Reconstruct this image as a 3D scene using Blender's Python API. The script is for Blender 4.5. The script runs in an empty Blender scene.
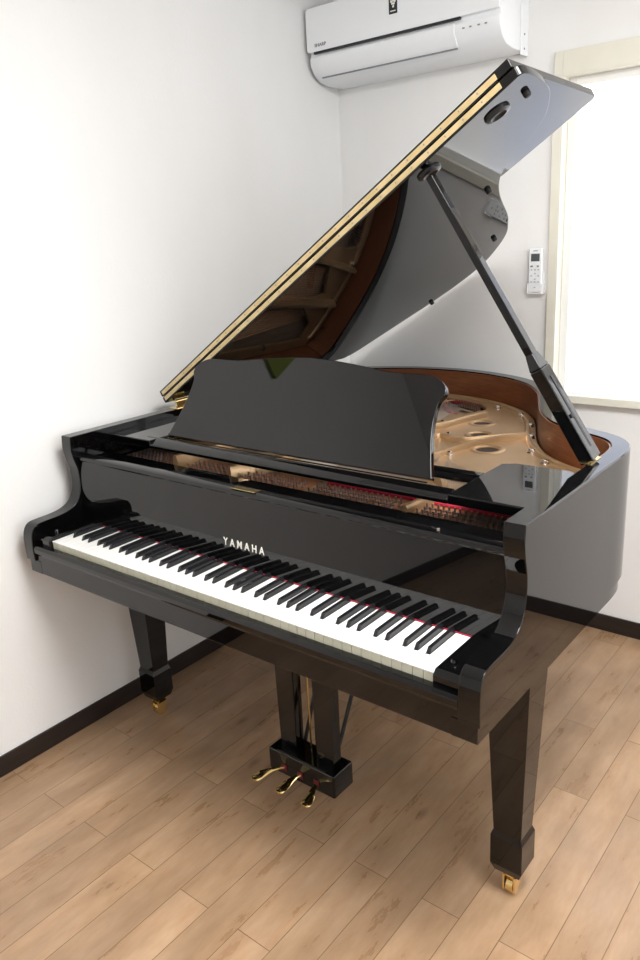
import bpy, bmesh, math, random
from mathutils import Vector, Matrix
random.seed(7)
SC = bpy.context.scene
COL = SC.collection
R = math.radians

# ------------------------------------------------------------------ camera
CAM = dict(x=1.9742, y=-1.0515, z=1.4981, yaw=39.5438, pit=-17.3995, rol=-3.2124, f=770.05)
def make_camera():
    y, t, r = R(CAM['yaw']), R(CAM['pit']), R(CAM['rol'])
    f = Vector((-math.cos(t)*math.sin(y), math.cos(t)*math.cos(y), math.sin(t)))
    r0 = Vector((math.cos(y), math.sin(y), 0))
    u0 = r0.cross(f)
    r1 = math.cos(r)*r0 + math.sin(r)*u0
    u1 = r1.cross(f)
    cd = bpy.data.cameras.new('camera')
    cd.sensor_fit = 'HORIZONTAL'; cd.sensor_width = 36.0
    cd.lens = CAM['f']*36.0/640.0
    cd.clip_start = 0.02
    co = bpy.data.objects.new('camera', cd); COL.objects.link(co)
    m = Matrix.Identity(4)
    for i in range(3):
        m[i][0] = r1[i]; m[i][1] = u1[i]; m[i][2] = -f[i]; m[i][3] = (CAM['x'], CAM['y'], CAM['z'])[i]
    co.matrix_world = m
    SC.camera = co
make_camera()

# ------------------------------------------------------------------ light and exposure
SC.view_settings.view_transform = 'Standard'
SC.view_settings.look = 'None'
SC.view_settings.gamma = 1.0
SC.view_settings.exposure = -0.1
SC.view_settings.use_curve_mapping = False

W_AMB, E_WIN, E_SIDE = 0.35, 1.3, 4.4
wd = bpy.data.worlds.new('world'); SC.world = wd; wd.use_nodes = True
wd.node_tree.nodes['Background'].inputs[0].default_value = (0.86, 0.93, 1.0, 1)
wd.node_tree.nodes['Background'].inputs[1].default_value = W_AMB

# ------------------------------------------------------------------ materials
def mat(name, col, rough=0.5, metal=0.0, ior=1.5, coat=0.0, emit=None, es=0.0):
    m = bpy.data.materials.new(name); m.use_nodes = True
    b = m.node_tree.nodes['Principled BSDF']
    b.inputs['Base Color'].default_value = (*col, 1)
    b.inputs['Roughness'].default_value = rough
    b.inputs['Metallic'].default_value = metal
    b.inputs['IOR'].default_value = ior
    b.inputs['Coat Weight'].default_value = coat
    b.inputs['Coat Roughness'].default_value = 0.02
    if emit:
        b.inputs['Emission Color'].default_value = (*emit, 1)
        b.inputs['Emission Strength'].default_value = es
    return m
def nd(m, t, **kw):
    n = m.node_tree.nodes.new(t)
    for k, v in kw.items(): setattr(n, k, v)
    return n
def lk(m, a, b): m.node_tree.links.new(a, b)
def bs(m): return m.node_tree.nodes['Principled BSDF']

def noise_mix(m, c1, c2, scale=(1, 1, 1), nscale=8, detail=4, bump=0.0, bdist=0.001, lo=.35, hi=.65):
    tc = nd(m, 'ShaderNodeTexCoord'); mp = nd(m, 'ShaderNodeMapping')
    mp.inputs['Scale'].default_value = scale
    nz = nd(m, 'ShaderNodeTexNoise'); nz.inputs['Scale'].default_value = nscale; nz.inputs['Detail'].default_value = detail
    cr = nd(m, 'ShaderNodeValToRGB')
    cr.color_ramp.elements[0].position = lo; cr.color_ramp.elements[0].color = (*c1, 1)
    cr.color_ramp.elements[1].position = hi; cr.color_ramp.elements[1].color = (*c2, 1)
    lk(m, tc.outputs['Object'], mp.inputs[0]); lk(m, mp.outputs[0], nz.inputs['Vector'])
    lk(m, nz.outputs[0], cr.inputs[0]); lk(m, cr.outputs[0], bs(m).inputs['Base Color'])
    if bump:
        bp = nd(m, 'ShaderNodeBump'); bp.inputs['Strength'].default_value = bump; bp.inputs['Distance'].default_value = bdist
        lk(m, nz.outputs[0], bp.inputs['Height']); lk(m, bp.outputs[0], bs(m).inputs['Normal'])
    return m

M = {}
M['black'] = mat('black_polish', (0.002, 0.002, 0.0023), 0.02, ior=1.48)
M['satin_black'] = mat('satin_black', (0.010, 0.010, 0.011), 0.28)
M['ivory'] = mat('white_key_plastic', (0.86, 0.86, 0.84), 0.16)
M['ebony'] = mat('black_key_plastic', (0.012, 0.012, 0.014), 0.16)
M['key_wood'] = mat('key_front_plastic', (0.66, 0.65, 0.52), 0.35)
M['brass'] = mat('polished_brass', (0.86, 0.66, 0.30), 0.16, 1.0)
M['brass_leaf'] = noise_mix(mat('brass_hinge_leaf', (0.83, 0.70, 0.42), 0.34, 0.55), (0.56, 0.43, 0.22), (0.66, 0.52, 0.29), (1, 1, 1), 25)
M['steel'] = mat('nickel_steel', (0.72, 0.72, 0.72), 0.18, 1.0)
M['pin_steel'] = mat('blued_pin_steel', (0.32, 0.30, 0.30), 0.3, 1.0)
M['string'] = mat('string_steel', (0.55, 0.52, 0.48), 0.3, 1.0)
M['copper'] = mat('copper_wound_string', (0.50, 0.25, 0.13), 0.35, 1.0)
M['felt'] = mat('red_felt', (0.42, 0.015, 0.04), 0.95)
M['dark_felt'] = mat('dark_red_felt', (0.12, 0.008, 0.012), 0.95)
M['rubber'] = mat('black_rubber', (0.006, 0.006, 0.006), 0.6)
M['white_plastic'] = mat('white_plastic', (0.88, 0.90, 0.92), 0.32)
M['grey_plastic'] = mat('grey_plastic', (0.22, 0.23, 0.25), 0.4)
M['slot_dark'] = mat('dark_slot', (0.015, 0.015, 0.02), 0.5)
M['screen'] = mat('lcd_screen', (0.09, 0.11, 0.11), 0.2)
M['letter'] = mat('lettering_pale_brass', (0.88, 0.86, 0.78), 0.35, 0.2)
M['hole_shade'] = mat('painted_hole_shade', (0.03, 0.016, 0.01), 0.7)
M['green'] = mat('olive_green_cloth', (0.28, 0.36, 0.03), 0.8)
M['beam'] = noise_mix(mat('beam_wood', (0.3, 0.2, 0.12), 0.55), (0.26, 0.17, 0.1), (0.36, 0.25, 0.15), (1, 8, 1), 6)
M['pinblock'] = mat('pin_block_wood', (0.30, 0.12, 0.05), 0.5)
M['gold'] = noise_mix(mat('gold_lacquered_iron', (0.64, 0.42, 0.22), 0.30, 0.55), (0.42, 0.265, 0.135), (0.51, 0.335, 0.185), (1, 1, 1), 6, bump=.15, bdist=.001)
M['spruce'] = noise_mix(mat('spruce_soundboard', (0.55, 0.40, 0.25), 0.35), (0.36, 0.25, 0.17), (0.46, 0.34, 0.24), (30, 1.5, 1), 5)
M['mahogany'] = noise_mix(mat('mahogany_veneer', (0.22, 0.06, 0.02), 0.4, coat=.12), (0.12, 0.034, 0.012), (0.20, 0.065, 0.022), (3, 3, 40), 5, lo=.3, hi=.7)
M['casing'] = noise_mix(mat('cream_casing_paint', (0.78, 0.76, 0.66), 0.45), (0.74, 0.72, 0.62), (0.80, 0.78, 0.69), (1, 1, 1), 5)
M['window_white'] = mat('window_frame_white', (0.86, 0.86, 0.84), 0.35)
M['baseboard'] = noise_mix(mat('baseboard_dark_brown', (0.02, 0.014, 0.012), 0.38), (0.013, 0.008, 0.007), (0.022, 0.015, 0.013), (1, 1, 12), 10)

def wallpaper(name, c1, c2):
    m = mat(name, c1, 0.72)
    noise_mix(m, c1, c2, (1, 1, .45), 5, 5, lo=.3, hi=.7)
    tc = nd(m, 'ShaderNodeTexCoord'); n2 = nd(m, 'ShaderNodeTexNoise')
    n2.inputs['Scale'].default_value = 95; n2.inputs['Detail'].default_value = 3
    bp = nd(m, 'ShaderNodeBump'); bp.inputs['Strength'].default_value = .35; bp.inputs['Distance'].default_value = .0015
    lk(m, tc.outputs['Object'], n2.inputs['Vector']); lk(m, n2.outputs[0], bp.inputs['Height']); lk(m, bp.outputs[0], bs(m).inputs['Normal'])
    return m
M['wall'] = wallpaper('wallpaper_white', (0.82, 0.815, 0.803), (0.845, 0.842, 0.833))
M['ceil'] = mat('ceiling_white', (0.84, 0.84, 0.84), 0.8)

def floor_material():
    m = mat('oak_plank_floor', (0.4, 0.25, 0.15), 0.3)
    N = m.node_tree
    tc = nd(m, 'ShaderNodeTexCoord'); mp = nd(m, 'ShaderNodeMapping')
    mp.inputs['Rotation'].default_value = (0, 0, R(90))
    mp.inputs['Location'].default_value = (0.716, -0.02, 0)
    br = nd(m, 'ShaderNodeTexBrick'); br.offset = 0.37; br.offset_frequency = 2
    br.inputs['Scale'].default_value = 1.0
    br.inputs['Brick Width'].default_value = 0.86; br.inputs['Row Height'].default_value = 0.0985
    br.inputs['Mortar Size'].default_value = 0.0011; br.inputs['Mortar Smooth'].default_value = .2
    br.inputs['Color1'].default_value = (0.05, 0.05, 0.05, 1); br.inputs['Color2'].default_value = (.95, .95, .95, 1)
    br.inputs['Mortar'].default_value = (.5, .5, .5, 1)
    lk(m, tc.outputs['Object'], mp.inputs[0]); lk(m, mp.outputs[0], br.inputs['Vector'])
    # grain stretched along the planks (world y)
    mg = nd(m, 'ShaderNodeMapping'); mg.inputs['Scale'].default_value = (14, 3.2, 1)
    lk(m, tc.outputs['Object'], mg.inputs[0])
    ad = nd(m, 'ShaderNodeVectorMath', operation='ADD')
    lk(m, mg.outputs[0], ad.inputs[0])
    sc = nd(m, 'ShaderNodeVectorMath', operation='SCALE'); sc.inputs['Scale'].default_value = 9
    lk(m, br.outputs['Color'], sc.inputs[0]); lk(m, sc.outputs[0], ad.inputs[1])
    g = nd(m, 'ShaderNodeTexNoise'); g.inputs['Scale'].default_value = 1.5; g.inputs['Detail'].default_value = 8; g.inputs['Roughness'].default_value = .68
    lk(m, ad.outputs[0], g.inputs['Vector'])
    mb = nd(m, 'ShaderNodeMapping'); mb.inputs['Scale'].default_value = (5, 2.2, 1); lk(m, tc.outputs['Object'], mb.inputs[0])
    g2 = nd(m, 'ShaderNodeTexNoise'); g2.inputs['Scale'].default_value = 2.2; g2.inputs['Detail'].default_value = 3
    lk(m, mb.outputs[0], g2.inputs['Vector'])
    cr = nd(m, 'ShaderNodeValToRGB')
    e = cr.color_ramp.elements
    e[0].position = .22; e[0].color = FLOOR_C[0]; e[1].position = .74; e[1].color = FLOOR_C[2]
    k = e.new(.5); k.color = FLOOR_C[1]
    lk(m, g.outputs[0], cr.inputs[0])
    # plank to plank tone
    hs = nd(m, 'ShaderNodeHueSaturation')
    mr = nd(m, 'ShaderNodeMapRange'); mr.inputs['To Min'].default_value = .86; mr.inputs['To Max'].default_value = 1.12
    lk(m, br.outputs['Color'], mr.inputs['Value']); lk(m, mr.outputs[0], hs.inputs['Value'])
    lk(m, cr.outputs[0], hs.inputs['Color'])
    hs2 = nd(m, 'ShaderNodeHueSaturation')
    mr2 = nd(m, 'ShaderNodeMapRange'); mr2.inputs['From Min'].default_value = .3; mr2.inputs['From Max'].default_value = .7
    mr2.inputs['To Min'].default_value = .84; mr2.inputs['To Max'].default_value = 1.12
    lk(m, g2.outputs[0], mr2.inputs['Value']); lk(m, mr2.outputs[0], hs2.inputs['Value']); lk(m, hs.outputs[0], hs2.inputs['Color'])
    # knots
    vo = nd(m, 'ShaderNodeTexVoronoi'); vo.inputs['Scale'].default_value = 3.2
    mk = nd(m, 'ShaderNodeMapping'); mk.inputs['Scale'].default_value = (1.7, .8, 1); lk(m, tc.outputs['Object'], mk.inputs[0]); lk(m, mk.outputs[0], vo.inputs['Vector'])
    kr = nd(m, 'ShaderNodeMapRange'); kr.inputs['From Min'].default_value = 0.02; kr.inputs['From Max'].default_value = .09
    kr.inputs['To Min'].default_value = .55; kr.inputs['To Max'].default_value = 0
    lk(m, vo.outputs['Distance'], kr.inputs['Value'])
    mx = nd(m, 'ShaderNodeMix', data_type='RGBA'); lk(m, kr.outputs[0], mx.inputs[0]); lk(m, hs2.outputs[0], mx.inputs[6]); mx.inputs[7].default_value = (.11, .055, .025, 1)
    # seams
    ms = nd(m, 'ShaderNodeMix', data_type='RGBA'); lk(m, br.outputs['Fac'], ms.inputs[0]); lk(m, mx.outputs[2], ms.inputs[6]); ms.inputs[7].default_value = (.17, .10, .05, 1)
    lk(m, ms.outputs[2], bs(m).inputs['Base Color'])
    rr = nd(m, 'ShaderNodeMapRange'); rr.inputs['To Min'].default_value = .22; rr.inputs['To Max'].default_value = .36
    lk(m, g.outputs[0], rr.inputs['Value']); lk(m, rr.outputs[0], bs(m).inputs['Roughness'])
    bp = nd(m, 'ShaderNodeBump'); bp.inputs['Strength'].default_value = .25; bp.inputs['Distance'].default_value = .001
    iv = nd(m, 'ShaderNodeMath', operation='SUBTRACT'); iv.inputs[0].default_value = 1
    lk(m, br.outputs['Fac'], iv.inputs[1]); lk(m, iv.outputs[0], bp.inputs['Height']); lk(m, bp.outputs[0], bs(m).inputs['Normal'])
    return m
FLOOR_C = [(0.33, 0.19, 0.10, 1), (0.41, 0.262, 0.155, 1), (0.47, 0.32, 0.205, 1)]
M['floor'] = floor_material()

# ------------------------------------------------------------------ mesh helpers
def obj(name, bm, m, parent=None, smooth=None, bevel=0.0, seg=2):
    me = bpy.data.meshes.new(name)
    bmesh.ops.recalc_face_normals(bm, faces=bm.faces[:])
    bm.to_mesh(me); bm.free()
    ms = m if isinstance(m, list) else [m]
    for q in ms: me.materials.append(q)
    if smooth is not None:
        for p in me.polygons: p.use_smooth = True
        me.set_sharp_from_angle(angle=R(smooth))
    o = bpy.data.objects.new(name, me); COL.objects.link(o)
    if parent: o.parent = parent
    if bevel:
        b = o.modifiers.new('bevel', 'BEVEL'); b.width = bevel; b.segments = seg
        b.limit_method = 'ANGLE'; b.angle_limit = R(35)
        for p in me.polygons: p.use_smooth = True
        me.set_sharp_from_angle(angle=R(35))
        b.harden_normals = True
    return o
def empty(name, loc=(0, 0, 0), parent=None):
    o = bpy.data.objects.new(name, None); COL.objects.link(o); o.location = loc
    o.empty_display_size = .1
    if parent: o.parent = parent
    return o
def tag(o, label, cat, group=None):
    o['label'] = label; o['category'] = cat
    if group: o['group'] = group
    return o
def struct(o): o['kind'] = 'structure'; return o
def box(bm, x0, x1, y0, y1, z0, z1, mi=0):
    v = [bm.verts.new(c) for c in ((x0,y0,z0),(x1,y0,z0),(x1,y1,z0),(x0,y1,z0),(x0,y0,z1),(x1,y0,z1),(x1,y1,z1),(x0,y1,z1))]
    for f in ((0,3,2,1),(4,5,6,7),(0,1,5,4),(1,2,6,5),(2,3,7,6),(3,0,4,7)):
        fc = bm.faces.new([v[i] for i in f]); fc.material_index = mi
    return v
def boxo(name, b, m, parent=None, bevel=0.0, seg=2):
    bm = bmesh.new(); box(bm, *b); return obj(name, bm, m, parent, bevel=bevel, seg=seg)
def frustum(bm, b0, z0, b1, z1, mi=0):
    """b = (x0,x1,y0,y1) bottom and top"""
    v = [bm.verts.new(c) for c in ((b0[0],b0[2],z0),(b0[1],b0[2],z0),(b0[1],b0[3],z0),(b0[0],b0[3],z0),(b1[0],b1[2],z1),(b1[1],b1[2],z1),(b1[1],b1[3],z1),(b1[0],b1[3],z1))]
    for f in ((0,3,2,1),(4,5,6,7),(0,1,5,4),(1,2,6,5),(2,3,7,6),(3,0,4,7)):
        bm.faces.new([v[i] for i in f]).material_index = mi
def prism(bm, pts, fn, a, b, mi=0):
    """polygon pts extruded between a and b; fn(p, q, t) -> xyz"""
    v0 = [bm.verts.new(fn(p[0], p[1], a)) for p in pts]; v1 = [bm.verts.new(fn(p[0], p[1], b)) for p in pts]
    bm.faces.new(v0).material_index = mi; bm.faces.new(v1[::-1]).material_index = mi
    n = len(pts)
    for i in range(n): bm.faces.new((v0[i], v0[(i+1) % n], v1[(i+1) % n], v1[i])).material_index = mi
XY = lambda p, q, t: (p, q, t)
YZ = lambda p, q, t: (t, p, q)
XZ = lambda p, q, t: (p, t, q)
def catmull(pts, n=8, closed=False):
    out = []; N = len(pts)
    rng = range(N) if closed else range(N-1)
    for i in rng:
        P = [Vector(pts[(i+k) % N]) if closed else Vector(pts[min(max(i+k, 0), N-1)]) for k in (-1, 0, 1, 2)]
        for j in range(n):
            t = j/n
            out.append(.5*((2*P[1])+(P[2]-P[0])*t+(2*P[0]-5*P[1]+4*P[2]-P[3])*t*t+(3*P[1]-P[0]-3*P[2]+P[3])*t**3))
    if not closed: out.append(Vector(pts[-1]))
    return out
def offset(pts, d):
    out = []
    for i, p in enumerate(pts):
        a = pts[max(i-1, 0)]; b = pts[min(i+1, len(pts)-1)]
        t = (Vector(b)-Vector(a)); t = Vector((t.x, t.y)).normalized()
        out.append(Vector((p[0]+t.y*d, p[1]-t.x*d)))
    return out
def tube(bm, pts, r, n=8, mi=0, r2=None, cap=True):
    pts = [Vector(p) for p in pts]; rings = []
    up = Vector((0, 0, 1))
    for i, p in enumerate(pts):
        t = (pts[min(i+1, len(pts)-1)]-pts[max(i-1, 0)]).normalized()
        a = t.cross(up if abs(t.z) < .95 else Vector((1, 0, 0))).normalized(); b = t.cross(a)
        rr = r if r2 is None else r+(r2-r)*i/(len(pts)-1)
        rings.append([bm.verts.new(p+rr*(math.cos(2*math.pi*k/n)*a+math.sin(2*math.pi*k/n)*b)) for k in range(n)])
    for i in range(len(rings)-1):
        for k in range(n):
            bm.faces.new((rings[i][k], rings[i][(k+1) % n], rings[i+1][(k+1) % n], rings[i+1][k])).material_index = mi
    if cap:
        bm.faces.new(rings[0][::-1]).material_index = mi; bm.faces.new(rings[-1]).material_index = mi
def lathe(bm, prof, c, n=20, axis='z', mi=0):
    """prof = [(r, h)...] about c"""
    rings = []
    for r, h in prof:
        ring = []
        for k in range(n):
            a = 2*math.pi*k/n; u, v = r*math.cos(a), r*math.sin(a)
            d = {'z': (u, v, h), 'y': (u, h, v), 'x': (h, u, v)}[axis]
            ring.append(bm.verts.new((c[0]+d[0], c[1]+d[1], c[2]+d[2])))
        rings.append(ring)
    for i in range(len(rings)-1):
        for k in range(n): bm.faces.new((rings[i][k], rings[i][(k+1) % n], rings[i+1][(k+1) % n], rings[i+1][k])).material_index = mi
    bm.faces.new(rings[0][::-1]).material_index = mi; bm.faces.new(rings[-1]).material_index = mi
def holed(name, outline, holes, z0, z1, m, parent, bevel=0.0):
    """flat slab with real holes through it"""
    cu = bpy.data.curves.new(name, 'CURVE'); cu.dimensions = '2D'; cu.fill_mode = 'BOTH'
    cu.extrude = (z1-z0)/2; cu.bevel_depth = bevel; cu.bevel_resolution = 1
    for lp in [outline]+holes:
        s = cu.splines.new('POLY'); s.points.add(len(lp)-1); s.use_cyclic_u = True
        for i, q in enumerate(lp): s.points[i].co = (q[0], q[1], 0, 1)
    t = bpy.data.objects.new('tmp', cu); COL.objects.link(t)
    dg = bpy.context.evaluated_depsgraph_get(); dg.update()
    me = bpy.data.meshes.new_from_object(t.evaluated_get(dg))
    bpy.data.objects.remove(t); bpy.data.curves.remove(cu)
    me.materials.clear(); me.materials.append(m); me.name = name
    for v in me.vertices: v.co.z += (z0+z1)/2
    for p in me.polygons: p.use_smooth = True
    me.set_sharp_from_angle(angle=R(35))
    o = bpy.data.objects.new(name, me); COL.objects.link(o); o.parent = parent
    return o
def text_mesh(name, s, size, depth, m, parent, mw, spacing=1.0, sx=1.0, bold=0.0):
    cu = bpy.data.curves.new(name, 'FONT'); cu.body = s; cu.size = size; cu.extrude = depth
    cu.space_character = spacing; cu.align_x = 'CENTER'; cu.offset = bold
    t = bpy.data.objects.new('tmp', cu); COL.objects.link(t)
    dg = bpy.context.evaluated_depsgraph_get(); dg.update()
    me = bpy.data.meshes.new_from_object(t.evaluated_get(dg))
    bpy.data.objects.remove(t); bpy.data.curves.remove(cu)
    me.materials.clear(); me.materials.append(m); me.name = name
    me.transform(mw @ Matrix.Diagonal((sx, 1, 1, 1)))
    o = bpy.data.objects.new(name, me); COL.objects.link(o)
    if parent: o.parent = parent
    return o
def circle(cx, cy, r, n=24, ry=None, rot=0.0):
    ry = ry or r; o = []
    for k in range(n):
        a = 2*math.pi*k/n; u, v = r*math.cos(a), ry*math.sin(a)
        o.append((cx+u*math.cos(rot)-v*math.sin(rot), cy+u*math.sin(rot)+v*math.cos(rot)))
    return o

# ------------------------------------------------------------------ the room
XL, YB, XR, YF, H = -0.062, 1.665, 3.3, -2.9, 2.45
WX0, WX1, WZ0, WZ1 = 0.868, 2.55, 0.915, 1.965      # window opening
def room():
    struct(boxo('floor', (XL-.1, XR+.1, YF-.1, YB+.1, -.05, 0), M['floor']))
    struct(boxo('ceiling', (XL-.1, XR+.1, YF-.1, YB+.1, H, H+.05), M['ceil']))
    struct(boxo('wall_left', (XL-.1, XL, YF-.1, YB+.1, 0, H), M['wall']))
    bm = bmesh.new()
    for b in ((YF-.1, -1.3, 0, H), (.9, YB+.1, 0, H), (-1.3, .9, 0, .95), (-1.3, .9, 2.05, H)): box(bm, XR, XR+.1, *b)
    struct(obj('wall_right', bm, M['wall']))
    w2 = struct(empty('added_fill_window', (XR, -.2, .95)))  # added unseen window, a fill light for the back wall and under the lid
    bm = bmesh.new()
    for b in ((-1.1, -1.06, 0, 1.1), (1.06, 1.1, 0, 1.1), (-1.06, 1.06, 0, .04), (-1.06, 1.06, 1.06, 1.1), (-.025, .025, .04, 1.06)): box(bm, -.01, .05, *b)
    obj('added_fill_window_frame', bm, M['window_white'], w2, bevel=.003)
    side = mat('added_fill_pane_glow', (.9, .92, .95), .35, emit=(.88, .95, 1.0), es=E_SIDE)  # glow of the added fill window
    boxo('pane', (.02, .028, -1.06, 1.06, .04, 1.06), side, w2)
    struct(boxo('wall_front', (XL, XR, YF-.1, YF, 0, H), M['wall']))
    bm = bmesh.new()
    box(bm, XL, WX0, YB, YB+.1, 0, H); box(bm, WX1, XR, YB, YB+.1, 0, H)
    box(bm, WX0, WX1, YB, YB+.1, 0, WZ0); box(bm, WX0, WX1, YB, YB+.1, WZ1, H)
    struct(obj('wall_back', bm, M['wall']))
    struct(boxo('baseboard_left', (XL, XL+.008, YF, YB, 0, .066), M['baseboard'], bevel=.002))
    struct(boxo('baseboard_back', (XL+.008, XR, YB-.008, YB, 0, .066), M['baseboard'], bevel=.002))
    struct(boxo('baseboard_right', (XR-.008, XR, YF, YB-.008, 0, .066), M['baseboard'], bevel=.002))
    # window: cream casing, white sash, frosted pane
    w = struct(empty('window_1', ((WX0+WX1)/2, YB, WZ0)))
    ox, oy, oz = w.location
    def wb(name, b, m, bev=.002):
        return boxo(name, (b[0]-ox, b[1]-ox, b[2]-oy, b[3]-oy, b[4]-oz, b[5]-oz), m, w, bevel=bev)
    c = .072
    bm = bmesh.new()
    y0, y1 = YB-.014-oy, YB+.0-oy
    box(bm, WX0-.030-ox, WX0-.0-ox, y0, y1, WZ0-.03-oz, WZ1-oz); box(bm, WX0-.030-ox, WX0-ox, y0, y1, WZ1-oz, WZ1+c-oz)
    box(bm, WX1-ox, WX1+c-ox, y0, y1, WZ0-.03-oz, WZ1+c-oz)
    box(bm, WX0-ox, WX1-ox, y0, y1, WZ1-oz, WZ1+c-oz)
    box(bm, WX0-.001-ox, WX0+.006-ox, y0, y1+.05, WZ0-oz, WZ1-oz)
    box(bm, WX0-ox, WX1-ox, y0, y1+.05, WZ1-.005-oz, WZ1+.001-oz)
    obj('casing', bm, M['casing'], w, bevel=.002)
    bm = bmesh.new()
    a0, a1 = YB+.03-oy, YB+.06-oy
    box(bm, WX0+.006-ox, WX0+.034-ox, a0, a1, WZ0-oz, WZ1-.005-oz)
    box(bm, WX1-.04-ox, WX1-ox, a0, a1, WZ0-oz, WZ1-.005-oz)
    box(bm, WX0+.034-ox, WX1-.04-ox, a0, a1, WZ1-.032-oz, WZ1-.005-oz)
    box(bm, WX0+.034-ox, WX1-.04-ox, a0, a1, WZ0-.02-oz, WZ0+.006-oz)
    box(bm, (WX0+WX1)/2-.025-ox, (WX0+WX1)/2+.025-ox, a0-.006, a1, WZ0-oz, WZ1-.03-oz)
    obj('sash', bm, M['window_white'], w, bevel=.002)
    pm = mat('frosted_pane_lit_by_daylight', (0.9, 0.92, 0.95), 0.35, emit=(0.93, 0.965, 1.0), es=E_WIN)
    tc = nd(pm, 'ShaderNodeTexCoord'); nz = nd(pm, 'ShaderNodeTexNoise'); nz.inputs['Scale'].default_value = 1.6; nz.inputs['Detail'].default_value = 1
    cr = nd(pm, 'ShaderNodeValToRGB'); cr.color_ramp.elements[0].color = (.66, .76, 1.0, 1); cr.color_ramp.elements[0].position = .30
    cr.color_ramp.elements[1].color = (1, 1, .985, 1); cr.color_ramp.elements[1].position = .47
    lk(pm, tc.outputs['Object'], nz.inputs['Vector']); lk(pm, nz.outputs[0], cr.inputs[0]); lk(pm, cr.outputs[0], bs(pm).inputs['Emission Color'])
    wb('pane', (WX0+.034, WX1-.04, YB+.042, YB+.048, WZ0+.006, WZ1-.032), pm, 0)
    wb('window_sill', (WX0-c-.012, WX1+c+.012, YB-.034, YB+.03, WZ0-.034, WZ0-.004), M['casing'], .004)
    wb('latch', (WX0+.010, WX0+.022, YB+.016, YB+.03, WZ0+.006, WZ0+.018), M['slot_dark'], .001)
    # ceiling lamp (out of frame, lights the room)
    lamp = tag(empty('ceiling_lamp', (LX, LY, H)), 'round white ceiling lamp above the space in front of the piano', 'lamp')
    bm = bmesh.new(); lathe(bm, [(.36, 0), (.46, -.012), (.465, -.03), (.45, -.045)], (0, 0, 0), 40)
    obj('lamp_base', bm, M['white_plastic'], lamp, smooth=35)
    lm = mat('lamp_diffuser_lit', (.9, .9, .9), .5, emit=(1.0, 0.985, 0.965), es=E_LAMP)
    bm = bmesh.new(); lathe(bm, [(.45, -.046), (.452, -.06), (.40, -.09), (.22, -.112), (.001, -.118)], (0, 0, 0), 40)
    obj('diffuser', bm, lm, lamp, smooth=50)
LX, LY, E_LAMP = 1.8, -0.2, 33.0
room()

# ------------------------------------------------------------------ air conditioner
def air_conditioner():
    X0, X1 = -.045, .735
    t = tag(empty('air_conditioner', (.345, YB, 2.05)), 'white wall-mounted split air conditioner high on the back wall', 'air conditioner')
    ox, oy, oz = t.location
    f = lambda p, q, s: (s-ox, p-oy, q-oz)
    prof = [(1.665, 2.30), (1.475, 2.30), (1.475, 2.145), (1.468, 2.140), (1.470, 2.115), (1.492, 2.083), (1.522, 2.064), (1.57, 2.056), (1.665, 2.054)]
    bm = bmesh.new(); prism(bm, prof, f, X0+.004, X1-.003)
    obj('body', bm, M['white_plastic'], t, bevel=.006, seg=3)
    # front panel: slightly proud, rounded corners
    bm = bmesh.new()
    r = .012; z0, z1, a, b = 2.157, 2.302, X0, X1
    pts = []
    for cx, cz, s in ((b-r, z0+r, -90), (b-r, z1-r, 0), (a+r, z1-r, 90), (a+r, z0+r, 180)):
        for k in range(5):
            an = R(s+90*k/4); pts.append((cx+r*math.cos(an), cz+r*math.sin(an)))
    prism(bm, pts, lambda p, q, s: (p-ox, s-oy, q-oz), 1.458, 1.478)
    obj('front_panel', bm, M['white_plastic'], t, bevel=.003)
    boxo('louver_gap', (X0+.03-ox, X1-.14-ox, 1.4600-oy, 1.470-oy, 2.150-oz, 2.1575-oz), M['slot_dark'], t)
    # louver flap follows the lower front
    bm = bmesh.new()
    pr = [(1.4665, 2.144), (1.4635, 2.139), (1.4655, 2.114), (1.4875, 2.081), (1.495, 2.075), (1.497, 2.079), (1.476, 2.114), (1.473, 2.140)]
    prism(bm, pr, f, X0+.035, X1-.165)
    obj('louver_flap', bm, M['white_plastic'], t, bevel=.001)
    boxo('flap_gap', (X0+.04-ox, X1-.168-ox, 1.4925-oy, 1.4985-oy, 2.0715-oz, 2.0755-oz), M['grey_plastic'], t)
    for k, x in enumerate((.60, .625, .655, .68)):
        boxo('indicator', (x-ox, x+.008-ox, 1.4655-oy, 1.4675-oy, 2.121-oz, 2.125-oz), M['grey_plastic'], t)
    # dark badge with pale grape-like mark
    bm = bmesh.new(); box(bm, .324-ox, .358-ox, 1.4565-oy, 1.4585-oy, 2.214-oz, 2.266-oz)
    bg = obj('badge', bm, M['slot_dark'], t, bevel=.0015)
    bm = bmesh.new()
    for dx, dz in ((-.006, .008), (.002, .009), (.009, .007), (-.002, .001), (.005, 0), (.002, -.008)):
        lathe(bm, [(.0042, 0), (.003, -.001)], (.340-ox+dx, 1.4566-oy, 2.244-oz+dz), 10, 'y')
    box(bm, .330-ox, .352-ox, 1.456-oy, 1.4566-oy, 2.221-oz, 2.224-oz)
    obj('badge_mark', bm, M['letter'], bg)
    mw = Matrix.Translation((.020-ox, 1.4572-oy, 2.172-oz)) @ Matrix.Rotation(R(90), 4, 'X')
    text_mesh('brand_lettering', 'SHARP', .015, .0006, M['grey_plastic'], t, mw, 1.05, 1.15, .0004)
    # rear mounting frame seen beyond the right end, with two screws
    fr = boxo('rear_frame', (X1-.003-ox, X1+.004-ox, YB-.05-oy, YB-.0-oy, 2.042-oz, 2.30-oz), M['white_plastic'], t, bevel=.002)
    for z in (2.062, 2.105):
        bm = bmesh.new(); lathe(bm, [(.0035, 0), (.003, .0015)], (X1+.004-ox, YB-.03-oy, z-oz), 10, 'x')
        obj('screw', bm, M['grey_plastic'], fr)
air_conditioner()

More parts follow.
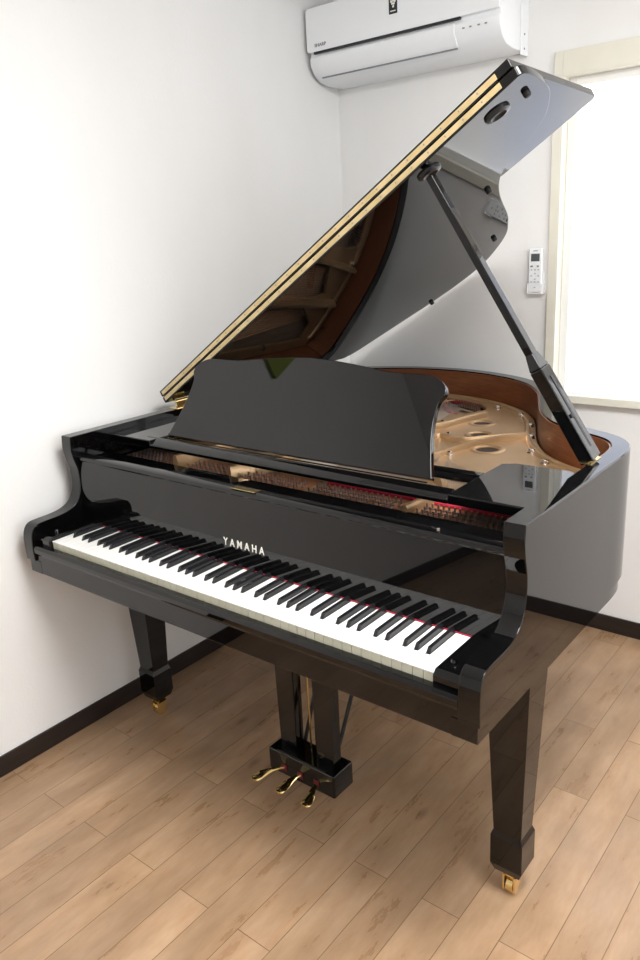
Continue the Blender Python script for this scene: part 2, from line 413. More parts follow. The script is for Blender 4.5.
# ------------------------------------------------------------------ remote in its wall holder
def remote():
    hx, hz = .797, 1.272
    h = tag(empty('remote_holder', (hx, YB, hz)), 'small white plastic holder fixed to the back wall beside the window casing', 'holder')
    bm = bmesh.new()
    box(bm, -.028, .028, -.006, 0, -.006, .07)
    box(bm, -.028, .028, -.026, -.006, -.006, -.001)
    box(bm, -.0285, -.0255, -.026, -.006, -.001, .03); box(bm, .0255, .0285, -.026, -.006, -.001, .03)
    obj('cradle', bm, M['white_plastic'], h, bevel=.0012)
    t = tag(empty('remote_control', (hx, YB-.0065, hz-.0005)), 'slim white remote control with a small grey display, hanging beside the window', 'remote control')
    bm = bmesh.new(); box(bm, -.0252, .0252, -.0185, 0, 0, .152)
    obj('body', bm, M['white_plastic'], t, bevel=.004, seg=3)
    boxo('display', (-.016, .016, -.0195, -.0184, .108, .134), M['screen'], t, bevel=.0006)
    bm = bmesh.new(); box(bm, -.008, .008, -.0190, -.0184, .1425, .145); obj('brand_mark', bm, M['grey_plastic'], t)
    for x, z, w, q in ((-.013, .091, .010, 'grey_plastic'), (.010, .091, .008, 'grey_plastic')):
        boxo('button', (x-w/2, x+w/2, -.0195, -.0184, z-.003, z+.003), M[q], t, bevel=.0006)
    pale = mat('pale_grey_button', (.5, .52, .56), .45)
    for x, z in ((-.013, .079), (0, .079), (.013, .079), (0, .066), (-.013, .058), (.013, .058), (0, .046), (-.013, .037), (0, .037), (.013, .037), (0, .018)):
        boxo('button', (x-.0035, x+.0035, -.0195, -.0184, z-.0025, z+.0025), pale, t, bevel=.0006)
remote()

# olive green board on the left wall (the photo shows it mirrored in the music desk)
def green_board():
    t = tag(empty('notice_board', (XL, .057, 1.69)), 'small olive green board hanging high on the left wall, mirrored in the music desk', 'board')
    boxo('panel', (.0002, .022, -.075, .075, 0, .18), M['green'], t, bevel=.002)
green_board()

# ------------------------------------------------------------------ the grand piano
W, ZB, ZT, TH = 1.439, .627, .990, .0435
PX = W/2
piano = tag(empty('grand_piano', (0, 0, 0)), 'polished black baby grand piano with its lid propped open in the corner of the room', 'piano')

INN = [(TH, .26), (TH, .6), (TH, 1.0), (TH, 1.32), (.052, 1.375), (.075, 1.41), (.111, 1.437), (.17, 1.467), (.235, 1.495), (.300, 1.518), (.377, 1.539), (.47, 1.549), (.567, 1.545), (.67, 1.522),
       (.768, 1.483), (.84, 1.440), (.893, 1.394), (.941, 1.335), (.984, 1.267), (1.038, 1.150), (1.088, 1.045), (1.130, .978), (1.172, .927), (1.225, .884), (1.280, .852),
       (1.330, .828), (1.366, .798), (1.388, .755), (W-TH, .70), (W-TH, .60), (W-TH, .45), (W-TH, .26)]
ARM = [(.166, .990), (.163, .955), (.167, .925), (.176, .890), (.177, .850), (.170, .818), (.152, .792), (.122, .778), (.085, .773), (.045, .772),
       (.018, .769), (.004, .757), (-.003, .738), (-.005, .71), (-.005, .685), (-.004, .665)]
def rim():
    inner = catmull([(p[0], p[1]) for p in INN], 6)
    outer = offset(inner, -TH)
    outer[0] = Vector((0, .26)); outer[-1] = Vector((W, .26))
    bm = bmesh.new(); n = len(outer)
    ZR = .665
    lv = [(outer, ZR), (outer, ZT-.003), (offset(outer, .003), ZT), (offset(outer, TH-.002), ZT), (inner, ZT-.002), (inner, ZR)]
    lv[2][0][0].y = lv[2][0][-1].y = lv[3][0][0].y = lv[3][0][-1].y = .26
    V = [[bm.verts.new((q.x, q.y, z)) for q in L] for L, z in lv]
    for a in range(6):
        A, B = V[a], V[(a+1) % 6]
        for i in range(n-1): bm.faces.new((A[i], A[i+1], B[i+1], B[i]))
    for i in (0, n-1): bm.faces.new([V[a][i] for a in range(6)])
    # arms with the S-curved front
    ap = catmull(ARM, 5)
    pr = [(q.x, q.y) for q in ap]+[(.26, ZR), (.26, ZT)]
    obj('rim', bm, M['black'], piano, smooth=32)
    for x0, x1 in ((0, TH), (W-TH, W)):
        b2 = bmesh.new(); prism(b2, pr, YZ, x0, x1)
        b2.faces.ensure_lookup_table()
        bmesh.ops.delete(b2, geom=[f for f in b2.faces if all(abs(v.co.y-.26) < 1e-5 for v in f.verts)], context='FACES_ONLY')
        obj('arm', b2, M['black'], piano, bevel=.0022, seg=3)
    # lower ledge, set back under the rim
    full = [Vector((0, .0))]+[Vector((q.x, q.y)) for q in outer]+[Vector((W, .0))]
    lo, li = offset(full, .007), offset(full, .06)
    for L, x in ((lo, .007), (li, .06)):
        L[0] = Vector((x, .002)); L[-1] = Vector((W-x, .002)); L[1] = Vector((x, .26)); L[-2] = Vector((W-x, .26))
    bm = bmesh.new()
    V = [[bm.verts.new((q.x, q.y, z)) for q in L] for L, z in ((lo, ZB), (lo, ZR-.0003), (li, ZR-.0003), (li, ZB))]
    for a in range(4):
        for i in range(len(lo)-1): bm.faces.new((V[a][i], V[a][i+1], V[(a+1) % 4][i+1], V[(a+1) % 4][i]))
    for i in (0, -1): bm.faces.new([V[a][i] for a in range(4)])
    obj('rim_ledge', bm, M['black'], piano, smooth=32)
    # veneer lining inside
    i1 = offset(outer, TH+.0004); i2 = offset(outer, TH+.004)
    k0, k1 = 12, n-14
    bm = bmesh.new()
    V = [[bm.verts.new((q.x, q.y, z)) for q in L[k0:k1]] for L, z in ((i1, .80), (i1, ZT-.004), (i2, ZT-.004), (i2, .80))]
    for a in range(4):
        for i in range(len(V[0])-1): bm.faces.new((V[a][i], V[a][i+1], V[(a+1) % 4][i+1], V[(a+1) % 4][i]))
    for i in (0, -1): bm.faces.new([V[a][i] for a in range(4)])
    obj('veneer_lining', bm, M['mahogany'], piano, smooth=40)
    return outer, inner
OUTER, INNER = rim()

def inner_poly(y0, d=.006):
    q = [p for p in offset(OUTER, TH+d) if p.y > y0]
    return [(TH+d, y0)]+[(p.x, p.y) for p in q]+[(W-TH-d, y0)]

def body():
    # key bed, key slip, blocks
    boxo('keybed', (.0602, W-.0602, .019, .50, ZB, .655), M['black'], piano, bevel=.0015)
    bm = bmesh.new()
    pr = [(.002, ZB), (.002, .684), (-.003, .690), (-.004, .704), (.002, .712), (.018, .712), (.018, ZB)]
    prism(bm, pr[:2]+[(.018, .684), (.018, ZB)], YZ, .0602, W-.0602)
    pr = [(.0022, .6652), (.0022, .684), (-.003, .690), (-.004, .704), (.002, .712), (.0185, .712), (.0185, .6652)]
    prism(bm, pr, YZ, TH+.0008, W-TH-.0008)
    obj('key_slip', bm, M['black'], piano, bevel=.002)
    for x0, x1, kx in ((TH+.001, .1045, .082), (1.3345, W-TH-.001, 1.357)):
        bm = bmesh.new(); pr = [(.020, .656), (.012, .70), (.012, .732), (.022, .741), (.172, .741), (.172, .656)]
        prism(bm, pr, YZ, x0, x1)
        kb = obj('key_block', bm, M['black'], piano, bevel=.003, seg=3)
        bm = bmesh.new(); lathe(bm, [(.0075, 0), (.0075, .004), (.005, .008), (.001, .009)], (kx, .055, .741), 16)
        obj('knob', bm, M['black'], kb, smooth=40)
    # fallboard, open
    bm = bmesh.new()
    pr = [(.1725, .733), (.1845, .916), (.179, .919), (.181, .928), (.189, .932), (.216, .930), (.218, .92), (.198, .90), (.196, .733)]
    prism(bm, pr, YZ, TH+.001, W-TH-.001)
    fb = obj('fallboard', bm, M['black'], piano, bevel=.0022, seg=3)
    mw = Matrix.Translation((.7065, .1753, .7815)) @ Matrix.Rotation(R(86.3), 4, 'X')
    text_mesh('brand_lettering', 'YAMAHA', .0275, .0006, M['letter'], fb, mw, 1.68, .86, .0003)
    boxo('lock_plate', (.672, .752, .183, .205, .9325, .9335), M['brass'], piano, bevel=.0004)
    boxo('fallboard_lock', (1.242, 1.248, .189, .193, .9325, .939), M['steel'], piano, bevel=.001)
    boxo('name_felt', (.1065, 1.3325, .1702, .1722, .7325, .7338), M['felt'], piano)
    # pin block and soundboard, plate
    boxo('pin_block', (TH+.005, W-TH-.005, .235, .49, .835, .8725), M['pinblock'], piano)
    bm = bmesh.new(); pr = [(.235, .873), (.235, .905), (.318, .905), (.318, .873)]
    prism(bm, pr, YZ, TH+.005, W-TH-.005)
    obj('stretcher', bm, M['black'], piano)
    bm = bmesh.new(); prism(bm, inner_poly(.495, .006), XY, .842, .850)
    obj('soundboard', bm, M['spruce'], piano)
    for (x0, y0, x1, y1) in ((.25, .52, .20, 1.45), (.7, .52, .45, 1.45), (1.15, .52, .8, 1.3)):
        bm = bmesh.new()
        d = Vector((x1-x0, y1-y0, 0)).normalized(); nn = Vector((-d.y, d.x, 0))*.04
        v = []
        for z in (.66, .78):
            for q, s in (((x0, y0), -1), ((x0, y0), 1), ((x1, y1), 1), ((x1, y1), -1)): v.append(bm.verts.new((q[0]+nn.x*s, q[1]+nn.y*s, z)))
        for f in ((0,3,2,1),(4,5,6,7),(0,1,5,4),(1,2,6,5),(2,3,7,6),(3,0,4,7)): bm.faces.new([v[i] for i in f])
        obj('back_post', bm, M['beam'], piano)
body()

# plate: holes and openings in real geometry
ZP = .893
def plate():
    ip = inner_poly(.3185, .010)
    holes = []
    rings = [(.832, 1.178, .029), (.895, 1.042, .031), (.992, .900, .034)]
    for cx, cy, r in rings: holes.append(circle(cx, cy, r))
    # string openings (between struts)
    holes.append([(.10, .56), (.30, .56), (.235, 1.28), (.15, 1.36), (.085, 1.33)])
    holes.append([(.345, .56), (.56, .56), (.40, 1.36), (.28, 1.39), (.27, 1.34)])
    holes.append([(.60, .56), (.70, .56), (.60, 1.05), (.505, 1.30), (.45, 1.33)])
    cres = catmull([(.50, 1.375), (.56, 1.31), (.617, 1.280), (.669, 1.262), (.705, 1.272), (.735, 1.32), (.748, 1.375), (.70, 1.438), (.62, 1.485), (.55, 1.503), (.48, 1.505), (.465, 1.44)], 4, True)
    holes.append([(q.x, q.y) for q in cres])
    holes.append([(.79, .62), (.885, .60), (.93, .72), (.90, .80), (.82, .72)])
    holes.append([(1.00, .60), (1.13, .58), (1.13, .63), (1.06, .70), (1.0, .68)])
    pl = holed('iron_plate', ip, holes, .882, ZP, M['gold'], piano, .0015)
    for cx, cy, r in rings:
        bm = bmesh.new()
        k = [(r+.020, ZP), (r+.015, ZP+.0035), (r+.007, ZP+.0050), (r+.001, ZP+.003), (r-.001, ZP-.001)]
        N = 32; V = [[bm.verts.new((cx+a*math.cos(2*math.pi*j/N), cy+a*math.sin(2*math.pi*j/N), z)) for j in range(N)] for a, z in k]
        for i in range(len(V)-1):
            for j in range(N): bm.faces.new((V[i][j], V[i][(j+1) % N], V[i+1][(j+1) % N], V[i+1][j]))
        obj('hole_rim', bm, M['gold'], pl, smooth=60)
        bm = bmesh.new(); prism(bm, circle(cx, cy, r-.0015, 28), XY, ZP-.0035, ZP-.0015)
        obj('hole_shade_disc', bm, M['hole_shade'], pl)  # dark disc: shade of the gap under the plate, put in as colour
    # struts and ridges
    def ridge(pts, r, h, name='strut'):
        q = catmull([(*p, ZP) for p in pts], 6); bm = bmesh.new(); prev = None
        for i, p in enumerate(q):
            a = q[max(i-1, 0)]; b = q[min(i+1, len(q)-1)]; t = (b-a).normalized(); s = Vector((t.y, -t.x, 0))
            ring = [bm.verts.new(p+s*u*r+Vector((0, 0, w))) for u, w in ((-1, -.004), (-.85, h*.55), (-.45, h), (.45, h), (.85, h*.55), (1, -.004))]
            if prev:
                for k in range(6): bm.faces.new((prev[k], prev[(k+1) % 6], ring[(k+1) % 6], ring[k]))
            else: bm.faces.new(ring)
            prev = ring
        bm.faces.new(prev[::-1])
        obj(name, bm, M['gold'], pl, smooth=60)
    ridge([(.30, .33), (.32, .56), (.255, 1.30), (.24, 1.44)], .014, .035)
    ridge([(.52, .33), (.585, .56), (.42, 1.34), (.38, 1.50)], .013, .035)
    ridge([(1.075, .33), (1.08, .5), (.96, .60), (.73, .60)], .013, .020)
    ridge([(.70, .60), (.725, .99), (.752, 1.09), (.77, 1.17), (.80, 1.27)], .011, .020)
    ridge([(.78, .85), (.80, .95), (.85, .945), (.90, .945), (.96, 1.01), (1.03, 1.075)], .008, .017)
    ridge([(.86, .66), (.905, .77), (.93, .88), (.98, 1.0), (1.035, 1.06)], .008, .017)
    for x0, x1 in ((.085, .29), (.335, .505), (.54, .765), (.785, 1.055), (1.10, 1.35)):
        boxo('pin_field', (x0, x1, .325, .43, ZP+.0003, ZP+.0016), M['pinblock'], pl)
    # flange that runs round the rim with bolts
    fl = offset(OUTER, TH+.032); bm = bmesh.new()
    sel = [p for i, p in enumerate(fl) if 24 < i < len(fl)-14]
    tube(bm, [(p.x, p.y, ZP+.001) for p in sel], .010, 8)
    obj('flange', bm, M['gold'], pl, smooth=60)
    def bolt(x, y, r=.010):
        bm = bmesh.new(); lathe(bm, [(r*1.25, 0), (r*1.25, .003), (r, .004), (r*.95, .011), (r*.5, .013)], (x, y, ZP), 12)
        obj('bolt', bm, M['steel'], pl, smooth=40)
    for x, y in ((.778, 1.402), (.906, 1.314), (.990, 1.200), (1.050, 1.068), (1.115, .925), (.40, 1.50), (1.19, .84), (.13, 1.44), (.085, .7), (.085, 1.1)): bolt(x, y)
    for x, y in ((.815, .99), (.925, .80), (.72, 1.12)): bolt(x, y, .008)
    # treble field of short strings over grey felt, red stringing cloth
    bm = bmesh.new()
    c2 = catmull([(.535, 1.46), (.575, 1.40), (.635, 1.345), (.685, 1.325)], 6)
    tube(bm, [(q.x, q.y, .872) for q in c2], .006, 8)
    c3 = catmull([(.505, 1.38), (.56, 1.345), (.60, 1.32), (.64, 1.31)], 6)
    tube(bm, [(q.x, q.y, .870) for q in c3], .005, 8)
    obj('stringing_cloth', bm, M['felt'], piano, smooth=60)
    br = bmesh.new()
    c4 = catmull([(.47, 1.495), (.55, 1.490), (.62, 1.470), (.70, 1.425)], 8)
    for q in c4: box(br, q.x-.002, q.x+.002, q.y-.006, q.y+.006, .86, .893)
    tube(br, [(q.x, q.y-.010, .862) for q in c4], .006, 8)
    obj('hitch_pin_row', br, M['steel'], piano)['kind'] = 'stuff'
    # bridge
    bm = bmesh.new(); tube(bm, [(q.x, q.y, .862) for q in catmull([(1.12, .66), (.92, .82), (.70, 1.08), (.48, 1.26), (.30, 1.32)], 8)], .012, 8)
    obj('bridge', bm, M['pinblock'], piano, smooth=60)
plate()

def strings():
    sets = [  # (x range at pins, y pins, x range at tail, y tail, count, z, material)
        ((.10, .29), .44, (.20, .62), (1.25, 1.38), 34, .915, 'copper'),
        ((.345, .50), .44, (.20, .40), (1.30, 1.36), 24, .903, 'string'),
        ((.55, .73), .44, (.47, .69), (1.49, 1.31), 34, .903, 'string'),
        ((.76, 1.06), .44, (.63, .92), (1.10, .76), 36, .903, 'string'),
        ((1.10, 1.33), .44, (.95, 1.16), (.74, .60), 40, .903, 'string')]
    for i, (a, y0, b, yt, n, z, m) in enumerate(sets):
        bm = bmesh.new()
        for k in range(n):
            t = k/(n-1)
            p = (a[0]+(a[1]-a[0])*t, y0, z); q = (b[0]+(b[1]-b[0])*t, yt[0]+(yt[1]-yt[0])*t, z)
            tube(bm, [p, q], .0011 if m == 'copper' else .0006, 4, cap=False)
        o = obj('string_set', bm, M[m], piano, smooth=80); o['kind'] = 'stuff'
    # felt under the strings by the pins (red in the two upper sections)
    for x0, x1 in ((.79, 1.05), (1.105, 1.345)):
        boxo('understring_felt', (x0, x1, .410, .424, ZP+.002, ZP+.010), M['felt'], piano, bevel=.002)
    # tuning pins: four staggered rows over each section
    bm = bmesh.new(); lathe(bm, [(.0032, 0), (.0032, .006), (.0024, .0065), (.0024, .016), (.0014, .0168)], (0, 0, 0), 8)
    lathe(bm, [(.0046, .002), (.0046, .0055)], (0, 0, 0), 8)
    first = obj('tuning_pin', bm, M['pin_steel'], piano, smooth=40)
    spots = []
    for (x0, x1, n) in ((1.105, 1.345, 17), (.79, 1.05, 16), (.345, .76, 22), (.10, .285, 12)):
        for r_ in range(3):
            for k in range(n):
                x = x0+(x1-x0)*(k+(r_ % 2)*.5)/n
                spots.append((x, .338+r_*.022, ZP))
    spots.sort(key=lambda s: -s[0])
    for i, s in enumerate(spots[:100]):
        o = first if i == 0 else first.copy()
        if i: COL.objects.link(o); o.parent = piano
        o.location = s; o.rotation_euler = (R(-6), 0, random.random()*3)
    bm = bmesh.new()
    for s in spots[100:]: lathe(bm, [(.0032, 0), (.0032, .006), (.0024, .0065), (.0024, .016), (.0014, .0168)], s, 6)
    obj('bass_tuning_pins', bm, M['pin_steel'], piano, smooth=40)['kind'] = 'stuff'
strings()

def keys():
    K0, N = .1060, 52
    P = (1.333-K0)/N; G = .0005
    yf, yb, zt = .021, .1715, .731
    types = {}
    # offsets of black key centres from the boundary, in metres
    off = {'C': -.0022, 'D': .0022, 'F': -.0032, 'G': 0, 'A': .0032}
    bw = .0052
    def white(l, r):
        key = (l, r)
        if key in types:
            return types[key]
        a, b = G, P-G
        la = a if l is None else l+bw+.0008
        rb = b if r is None else P+r-bw-.0008
        yn = .070
        pts = [(a, yf), (b, yf)]
        pts += [(b, yn), (rb, yn)] if r is not None else []
        pts += [(rb, yb), (la, yb)]
        pts += [(la, yn), (a, yn)] if l is not None else []
        bm = bmesh.new(); prism(bm, pts, XY, zt-.0035, zt)
        top = obj('white_key', bm, M['ivory'], piano, bevel=.0008)
        bm = bmesh.new()
        box(bm, a+.0003, b-.0003, yf+.0012, .0695, zt-.022, zt-.0035)
        fr = obj('key_front', bm, M['key_wood'], top)
        types[key] = (top, fr)
        return (top, fr)
    names = 'ABCDEFG'; used = set()
    for i in range(N):
        n = names[i % 7]
        prev = names[(i-1) % 7]
        l = off.get(prev) if i > 0 else None
        r = off.get(n) if i < N-1 else None
        top, fr = white(l, r)
        if (l, r) in used:
            t2 = top.copy(); COL.objects.link(t2); t2.parent = piano
            f2 = fr.copy(); COL.objects.link(f2); f2.parent = t2
            t2.location = (K0+i*P, 0, 0)
        else:
            used.add((l, r)); top.location = (K0+i*P, 0, 0)
    # black keys
    bm = bmesh.new()
    zb, zh = zt-.004, zt+.0115
    y0, y1 = .0722, .1715
    v = [bm.verts.new(c) for c in ((-bw, y0, zb), (bw, y0, zb), (bw, y1, zb), (-bw, y1, zb), (-bw*.78, y0+.007, zh-.001), (bw*.78, y0+.007, zh-.001), (bw*.82, y1, zh), (-bw*.82, y1, zh))]
    for f in ((0,3,2,1),(4,5,6,7),(0,1,5,4),(1,2,6,5),(2,3,7,6),(3,0,4,7)): bm.faces.new([v[i] for i in f])
    first = obj('black_key', bm, M['ebony'], piano, bevel=.0013, seg=3); c = 0
    for i in range(N-1):
        n = names[i % 7]
        if n in off:
            o = first if c == 0 else first.copy()
            if c: COL.objects.link(o); o.parent = piano
            o.location = (K0+(i+1)*P+off[n], 0, 0); c += 1
keys()

# music desk and its tray
def music_desk():
    z0, z1 = .947, .970
    bm = bmesh.new()
    f = lambda p, q, t: (p, q, t)
    tray = empty('music_desk_tray', (0, 0, 0), piano)
    prism(bm, [(.303, z0), (.303, .957), (.306, .960), (.333, .9715), (.338, .9715), (.338, z0)], YZ, .185, 1.20)
    obj('front_rail', bm, M['black'], tray, bevel=.002)
    bm = bmesh.new(); box(bm, .185, 1.20, .452, .476, z0, z1)
    obj('rear_rail', bm, M['black'], tray, bevel=.002)
    for s in (0, 1):
        pts = [(1.2005, .303), (1.385, .303), (1.3855, .56), (1.36, .578), (1.23, .578), (1.2005, .56)]
        if s == 0: pts = [(1.430-x, y) for x, y in pts]
        bm = bmesh.new(); prism(bm, pts, XY, z0, z1)
        obj('side_panel', bm, M['black'], tray, bevel=.003, seg=3)
        # supports on the arm cleats
        x0, x1 = (W-TH-.012, W-TH-.001) if s else (TH+.001, TH+.012)
        boxo('tray_cleat', (x0, x1, .27, .58, .925, .9465), M['black'], tray)
    boxo('desk_hinge', (.262, 1.128,   .3415, .346, .9705, .973), M['brass'], tray)
    bm = bmesh.new(); box(bm, .185, 1.20, .338, .452, z0, z0+.004)
    # desk board, leaning back
    a = R(31)
    right = [(1.133, .003), (1.118, .05), (1.105, .098), (1.098, .143), (1.0985, .180), (1.109, .200), (1.107, .216), (1.090, .233), (1.062, .244), (1.015, .2455), (.95, .246), (.862, .256), (.77, .265), (.692, .268)]
    mid = .692
    left = [(2*mid-x, z) for x, z in right[:-1]][::-1]
    prof = right+left
    rp = catmull(prof, 4)
    def g(p, q, t): return (p, .352+q*math.sin(a)+t*math.cos(a), .9745+q*math.cos(a)-t*math.sin(a))
    bm = bmesh.new(); prism(bm, [(q.x, q.y) for q in rp], g, 0.0, .016)
    obj('music_desk', bm, M['black'], piano, bevel=.0025, seg=3)
    for x in (.42, .97):
        bm = bmesh.new(); tube(bm, [g(x, .10, .018), (x, .464, .972)], .005, 8)
        obj('desk_strut', bm, M['black'], tray)
music_desk()

# lid: local frame u (across), y, w (normal), hinged on the spine
LA = 31.5
def lid():
    lm = Matrix.Translation((0, 0, ZT+.003)) @ Matrix.Rotation(R(-LA), 4, 'Y')
    def g(u, y, w):
        v = lm @ Vector((u, y, w)); return (v.x, v.y, v.z)
    U0 = .050
    FY = lambda u, d=0: .530-.0475*u+d
    main = [(U0, FY(U0)), (.7, FY(.7)), (1.40, FY(1.4)), (1.488, .459)]
    crv = catmull([(1.488, .459), (1.4975, .468), (1.499, .51), (1.487, .597), (1.465, .659), (1.412, .741), (1.349, .791), (1.292, .822), (1.256, .838), (1.213, .876),
                   (1.166, .946), (1.114, 1.051), (1.040, 1.225), (.999, 1.303), (.936, 1.406), (.849, 1.494), (.73, 1.575), (.60, 1.602), (.48, 1.596), (.361, 1.574), (.192, 1.540), (.10, 1.520), (.058, 1.49), (U0, 1.44)], 6)
    pts = main+[(q.x, q.y) for q in crv[1:]]
    bm = bmesh.new(); prism(bm, pts, g, 0.0, .0195)
    ml = obj('lid', bm, M['black'], piano, bevel=.002, seg=3)
    fp = [(U0, FY(U0)), (.7, FY(.7)), (1.40, FY(1.4)), (1.487, .459), (1.4755, .925), (1.466, .937), (1.21, .958), (U0, .975)]
    bm = bmesh.new(); prism(bm, fp, g, .0225, .042)
    fl = obj('lid_flap', bm, M['black'], piano, bevel=.002, seg=3)
    for w0, par in ((.0048, ml), (.0243, fl)):
        bm = bmesh.new()
        prism(bm, [(U0+.012, FY(U0+.012, -.0003)), (1.452, FY(1.452, -.0003)), (1.452, FY(1.452, -.0020)), (U0+.012, FY(U0+.012, -.0020))], g, w0, w0+.0118)
        lf = obj('hinge_leaf', bm, M['brass_leaf'], par)
        bm = bmesh.new()
        for k in range(27):
            u = .075+k*.05; c = Vector((u+.03, FY(u+.03, -.0021), w0+.0060))
            q = [c+Vector((.0022*math.cos(j*math.pi/3), -.0007, .0022*math.sin(j*math.pi/3))) for j in range(6)]
            bm.faces.new([bm.verts.new(g(*v)) for v in q])
        obj('hinge_screws', bm, M['grey_plastic'], lf)['kind'] = 'stuff'
    # piano hinge knuckle between main lid and flap
    bm = bmesh.new(); tube(bm, [g(U0+.012, FY(U0, -.001), .0212), g(1.45, FY(1.45, -.001), .0212)], .0012, 8)
    obj('hinge_knuckle', bm, M['satin_black'], ml, smooth=60)
    # bumpers and cups underneath
    for u, y in ((1.459, .549), (1.152, .906), (.910, 1.358), (.474, 1.585)):
        bm = bmesh.new(); N = 14
        V = [[bm.verts.new(g(u+r*math.cos(2*math.pi*k/N), y+r*math.sin(2*math.pi*k/N), w)) for k in range(N)] for r, w in ((.0085, 0), (.008, -.008), (.006, -.010))]
        for i in range(2):
            for k in range(N): bm.faces.new((V[i][k], V[i][(k+1) % N], V[i+1][(k+1) % N], V[i+1][k]))
        bm.faces.new(V[-1])
        obj('bumper', bm, M['rubber'], ml, smooth=50)
    for u, y in ((1.397, .530), (1.209, .528)):
        bm = bmesh.new(); N = 24
        V = [[bm.verts.new(g(u+r*1.15*math.cos(2*math.pi*k/N), y+r*math.sin(2*math.pi*k/N), w)) for k in range(N)] for r, w in ((.026, 0), (.025, -.005), (.016, -.008), (.010, -.003))]
        for i in range(3):
            for k in range(N): bm.faces.new((V[i][k], V[i][(k+1) % N], V[i+1][(k+1) % N], V[i+1][k]))
        bm.faces.new(V[-1])
        obj('prop_cup', bm, M['satin_black'], ml, smooth=50)
    # spine hinges, brass
    for y in (.60, 1.30):
        bm = bmesh.new()
        box(bm, .006, .05, y-.03, y+.03, ZT+.0002, ZT+.002); box(bm, .040, .046, y-.026, y+.026, ZT+.002, ZT+.034)
        tube(bm, [(.044, y-.032, ZT+.026), (.044, y+.032, ZT+.026)], .0055, 10)
        obj('spine_hinge', bm, M['brass'], piano, smooth=50)
    # lid prop
    top = Vector(g(1.209, .525, -.012)); base = Vector((1.392, .612, .992))
    ax = (top-base).normalized(); L = (top-base).length
    yv = Vector((0, 1, 0)); yv = (yv-ax*yv.dot(ax)).normalized(); xv = ax.cross(yv)
    prop = empty('lid_prop', (0, 0, 0), piano)
    def h(a, b, c): q = base+ax*a+xv*b+yv*c; return (q.x, q.y, q.z)
    def bar(bm, a0, a1, tx0, ty0, tx1, ty1):
        v = [bm.verts.new(h(a, sx*tx, sy*ty)) for a, tx, ty in ((a0, tx0, ty0), (a1, tx1, ty1)) for sx, sy in ((-1, -1), (1, -1), (1, 1), (-1, 1))]
        for f in ((0,3,2,1),(4,5,6,7),(0,1,5,4),(1,2,6,5),(2,3,7,6),(3,0,4,7)): bm.faces.new([v[i] for i in f])
    LL = L*.34
    bm = bmesh.new(); bar(bm, LL*.98, L, .0095, .014, .0085, .011)
    obj('prop_rod', bm, M['black'], prop, bevel=.002)
    bm = bmesh.new(); bar(bm, 0, LL*.96, .0165, .026, .015, .025); bar(bm, LL*.96+.0002, LL*1.12, .015, .025, .0095, .0145)
    obj('prop_stick', bm, M['black'], prop, bevel=.003)
    # slot on the outer face
    s0 = -1 if (h(0, -1, 0)[0] > h(0, 1, 0)[0]) else 1
    bm = bmesh.new()
    q = [(LL*.12, -.004), (LL*.12, .004), (LL*.86, .004), (LL*.86, -.004)]
    va = [bm.verts.new(h(a, s0*.0168, c)) for a, c in q]; vb = [bm.verts.new(h(a, s0*.012, c)) for a, c in q]
    bm.faces.new(va); bm.faces.new(vb[::-1])
    for i in range(4): bm.faces.new((va[i], va[(i+1) % 4], vb[(i+1) % 4], vb[i]))
    obj('prop_slot', bm, M['slot_dark'], prop)
    bm = bmesh.new(); tube(bm, [h(LL*.45, s0*.016, -.012), h(LL*.45, s0*.019, -.012)], .005, 12); obj('prop_pin', bm, M['rubber'], prop)
    bm = bmesh.new(); tube(bm, [h(-.004, 0, -.03), h(-.004, 0, .03)], .006, 10)
    box(bm, base.x-.016, base.x+.012, base.y-.032, base.y+.032, ZT+.0002, ZT+.002)
    obj('prop_hinge', bm, M['brass'], prop, smooth=40)
lid()

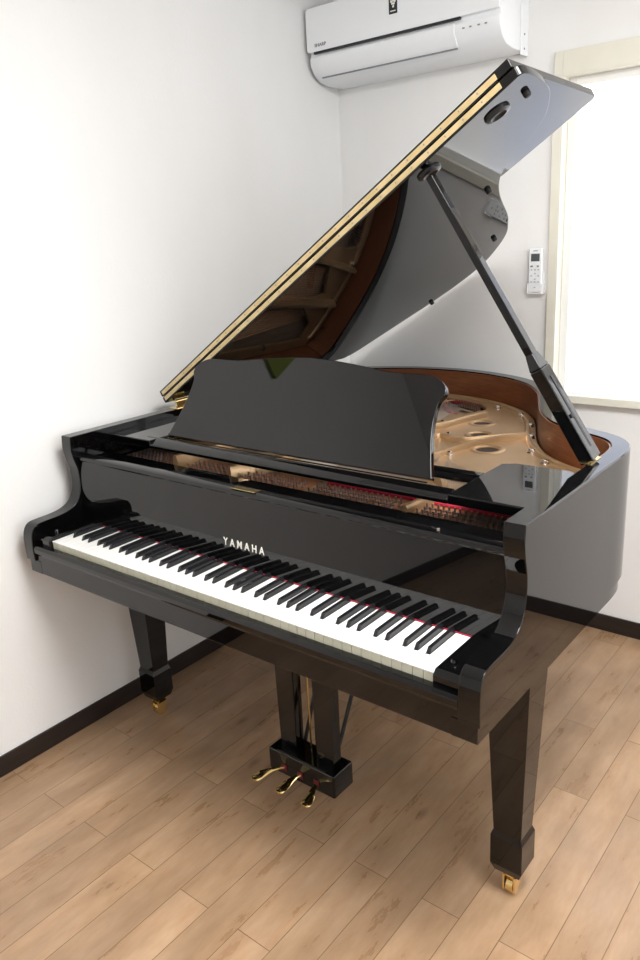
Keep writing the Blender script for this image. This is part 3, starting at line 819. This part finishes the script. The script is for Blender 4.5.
# legs with brass casters
def leg(cx, cy, rot=0.0):
    t = empty('leg', (cx, cy, 0), piano); t.rotation_euler.z = rot
    bm = bmesh.new()
    frustum(bm, (-.034, .034, -.031, .031), .186, (-.051, .051, -.047, .047), .6265)
    frustum(bm, (-.039, .039, -.036, .036), .172, (-.034, .034, -.031, .031), .1859)
    frustum(bm, (-.039, .039, -.036, .036), .094, (-.039, .039, -.036, .036), .1719)
    frustum(bm, (-.031, .031, -.029, .029), .072, (-.039, .039, -.036, .036), .0939)
    bmesh.ops.remove_doubles(bm, verts=bm.verts, dist=.0002)
    prism(bm, [(.0445, .560), (.0490, .595), (.060, .613), (.085, .623), (.105, .6265), (.03, .6265), (.03, .560)], YZ, -.049, .049)
    obj('post', bm, M['black'], t, bevel=.0025, seg=2)
    bm = bmesh.new()
    lathe(bm, [(.020, .0715), (.020, .066), (.010, .062), (.010, .052)], (0, 0, 0), 20)
    box(bm, -.015, -.011, -.016, .020, .012, .056); box(bm, .011, .015, -.016, .020, .012, .056)
    box(bm, -.015, .015, -.012, .018, .050, .056)
    c = obj('caster', bm, M['brass'], t, smooth=40)
    bm = bmesh.new(); lathe(bm, [(.019, -.0095), (.021, -.008), (.021, .008), (.019, .0095)], (0, .004, .0213), 24, 'x')
    obj('wheel', bm, M['brass'], t, smooth=40)
leg(.093, .315, 0); leg(W-.077, .315, 0)
leg(.40, 1.36, 0)

# pedal lyre
def lyre():
    t = empty('pedal_lyre', (0, 0, 0), piano)
    for x in (.697, .828):
        bm = bmesh.new(); frustum(bm, (x-.029, x+.029, .292, .326), .1305, (x-.033, x+.033, .290, .328), .6265)
        obj('pillar', bm, M['black'], t, bevel=.002)
    boxo('lyre_box', (.640, .876, .266, .352, .058, .130), M['black'], t, bevel=.006, seg=3)
    boxo('box_ledge', (.672, .846, .268, .280, .1305, .1345), M['black'], t, bevel=.001)
    for x in (.700, .757, .815):
        boxo('pedal_felt', (x-.009, x+.009, .2635, .2655, .076, .096), M['dark_felt'], t)
    for x, dx in ((.700, -.055), (.757, -.022), (.815, .012)):
        bm = bmesh.new()
        q = [(x, .27, .086, .0055, .003), (x+dx*.25, .253, .085, .006, .003), (x+dx*.55, .240, .081, .009, .0032), (x+dx*.8, .226, .075, .014, .0035), (x+dx*.95, .212, .070, .0165, .0035), (x+dx, .200, .067, .0145, .0033), (x+dx, .194, .066, .008, .003)]
        prev = None
        for (cx, cy, cz, w, hh) in q:
            ring = [bm.verts.new((cx+a*w, cy, cz+b*hh)) for a, b in ((-1, -.2), (-.7, -1), (.7, -1), (1, -.2), (.75, .9), (-.75, .9))]
            if prev:
                for k in range(6): bm.faces.new((prev[k], prev[(k+1) % 6], ring[(k+1) % 6], ring[k]))
            else: bm.faces.new(ring)
            prev = ring
        bm.faces.new(prev[::-1])
        obj('pedal', bm, M['brass'], t, smooth=50)
    for x in (.735, .755, .776):
        bm = bmesh.new(); tube(bm, [(x, .345, .13), (x, .345, .626)], .003, 8); obj('pedal_rod', bm, M['brass'], t, smooth=60)
    for x, x2 in ((.70, .68), (.815, .83)):
        bm = bmesh.new(); tube(bm, [(x, .355, .11), (x2, .62, .660)], .006, 10)
        obj('brace', bm, M['satin_black'], t, smooth=60)
lyre()
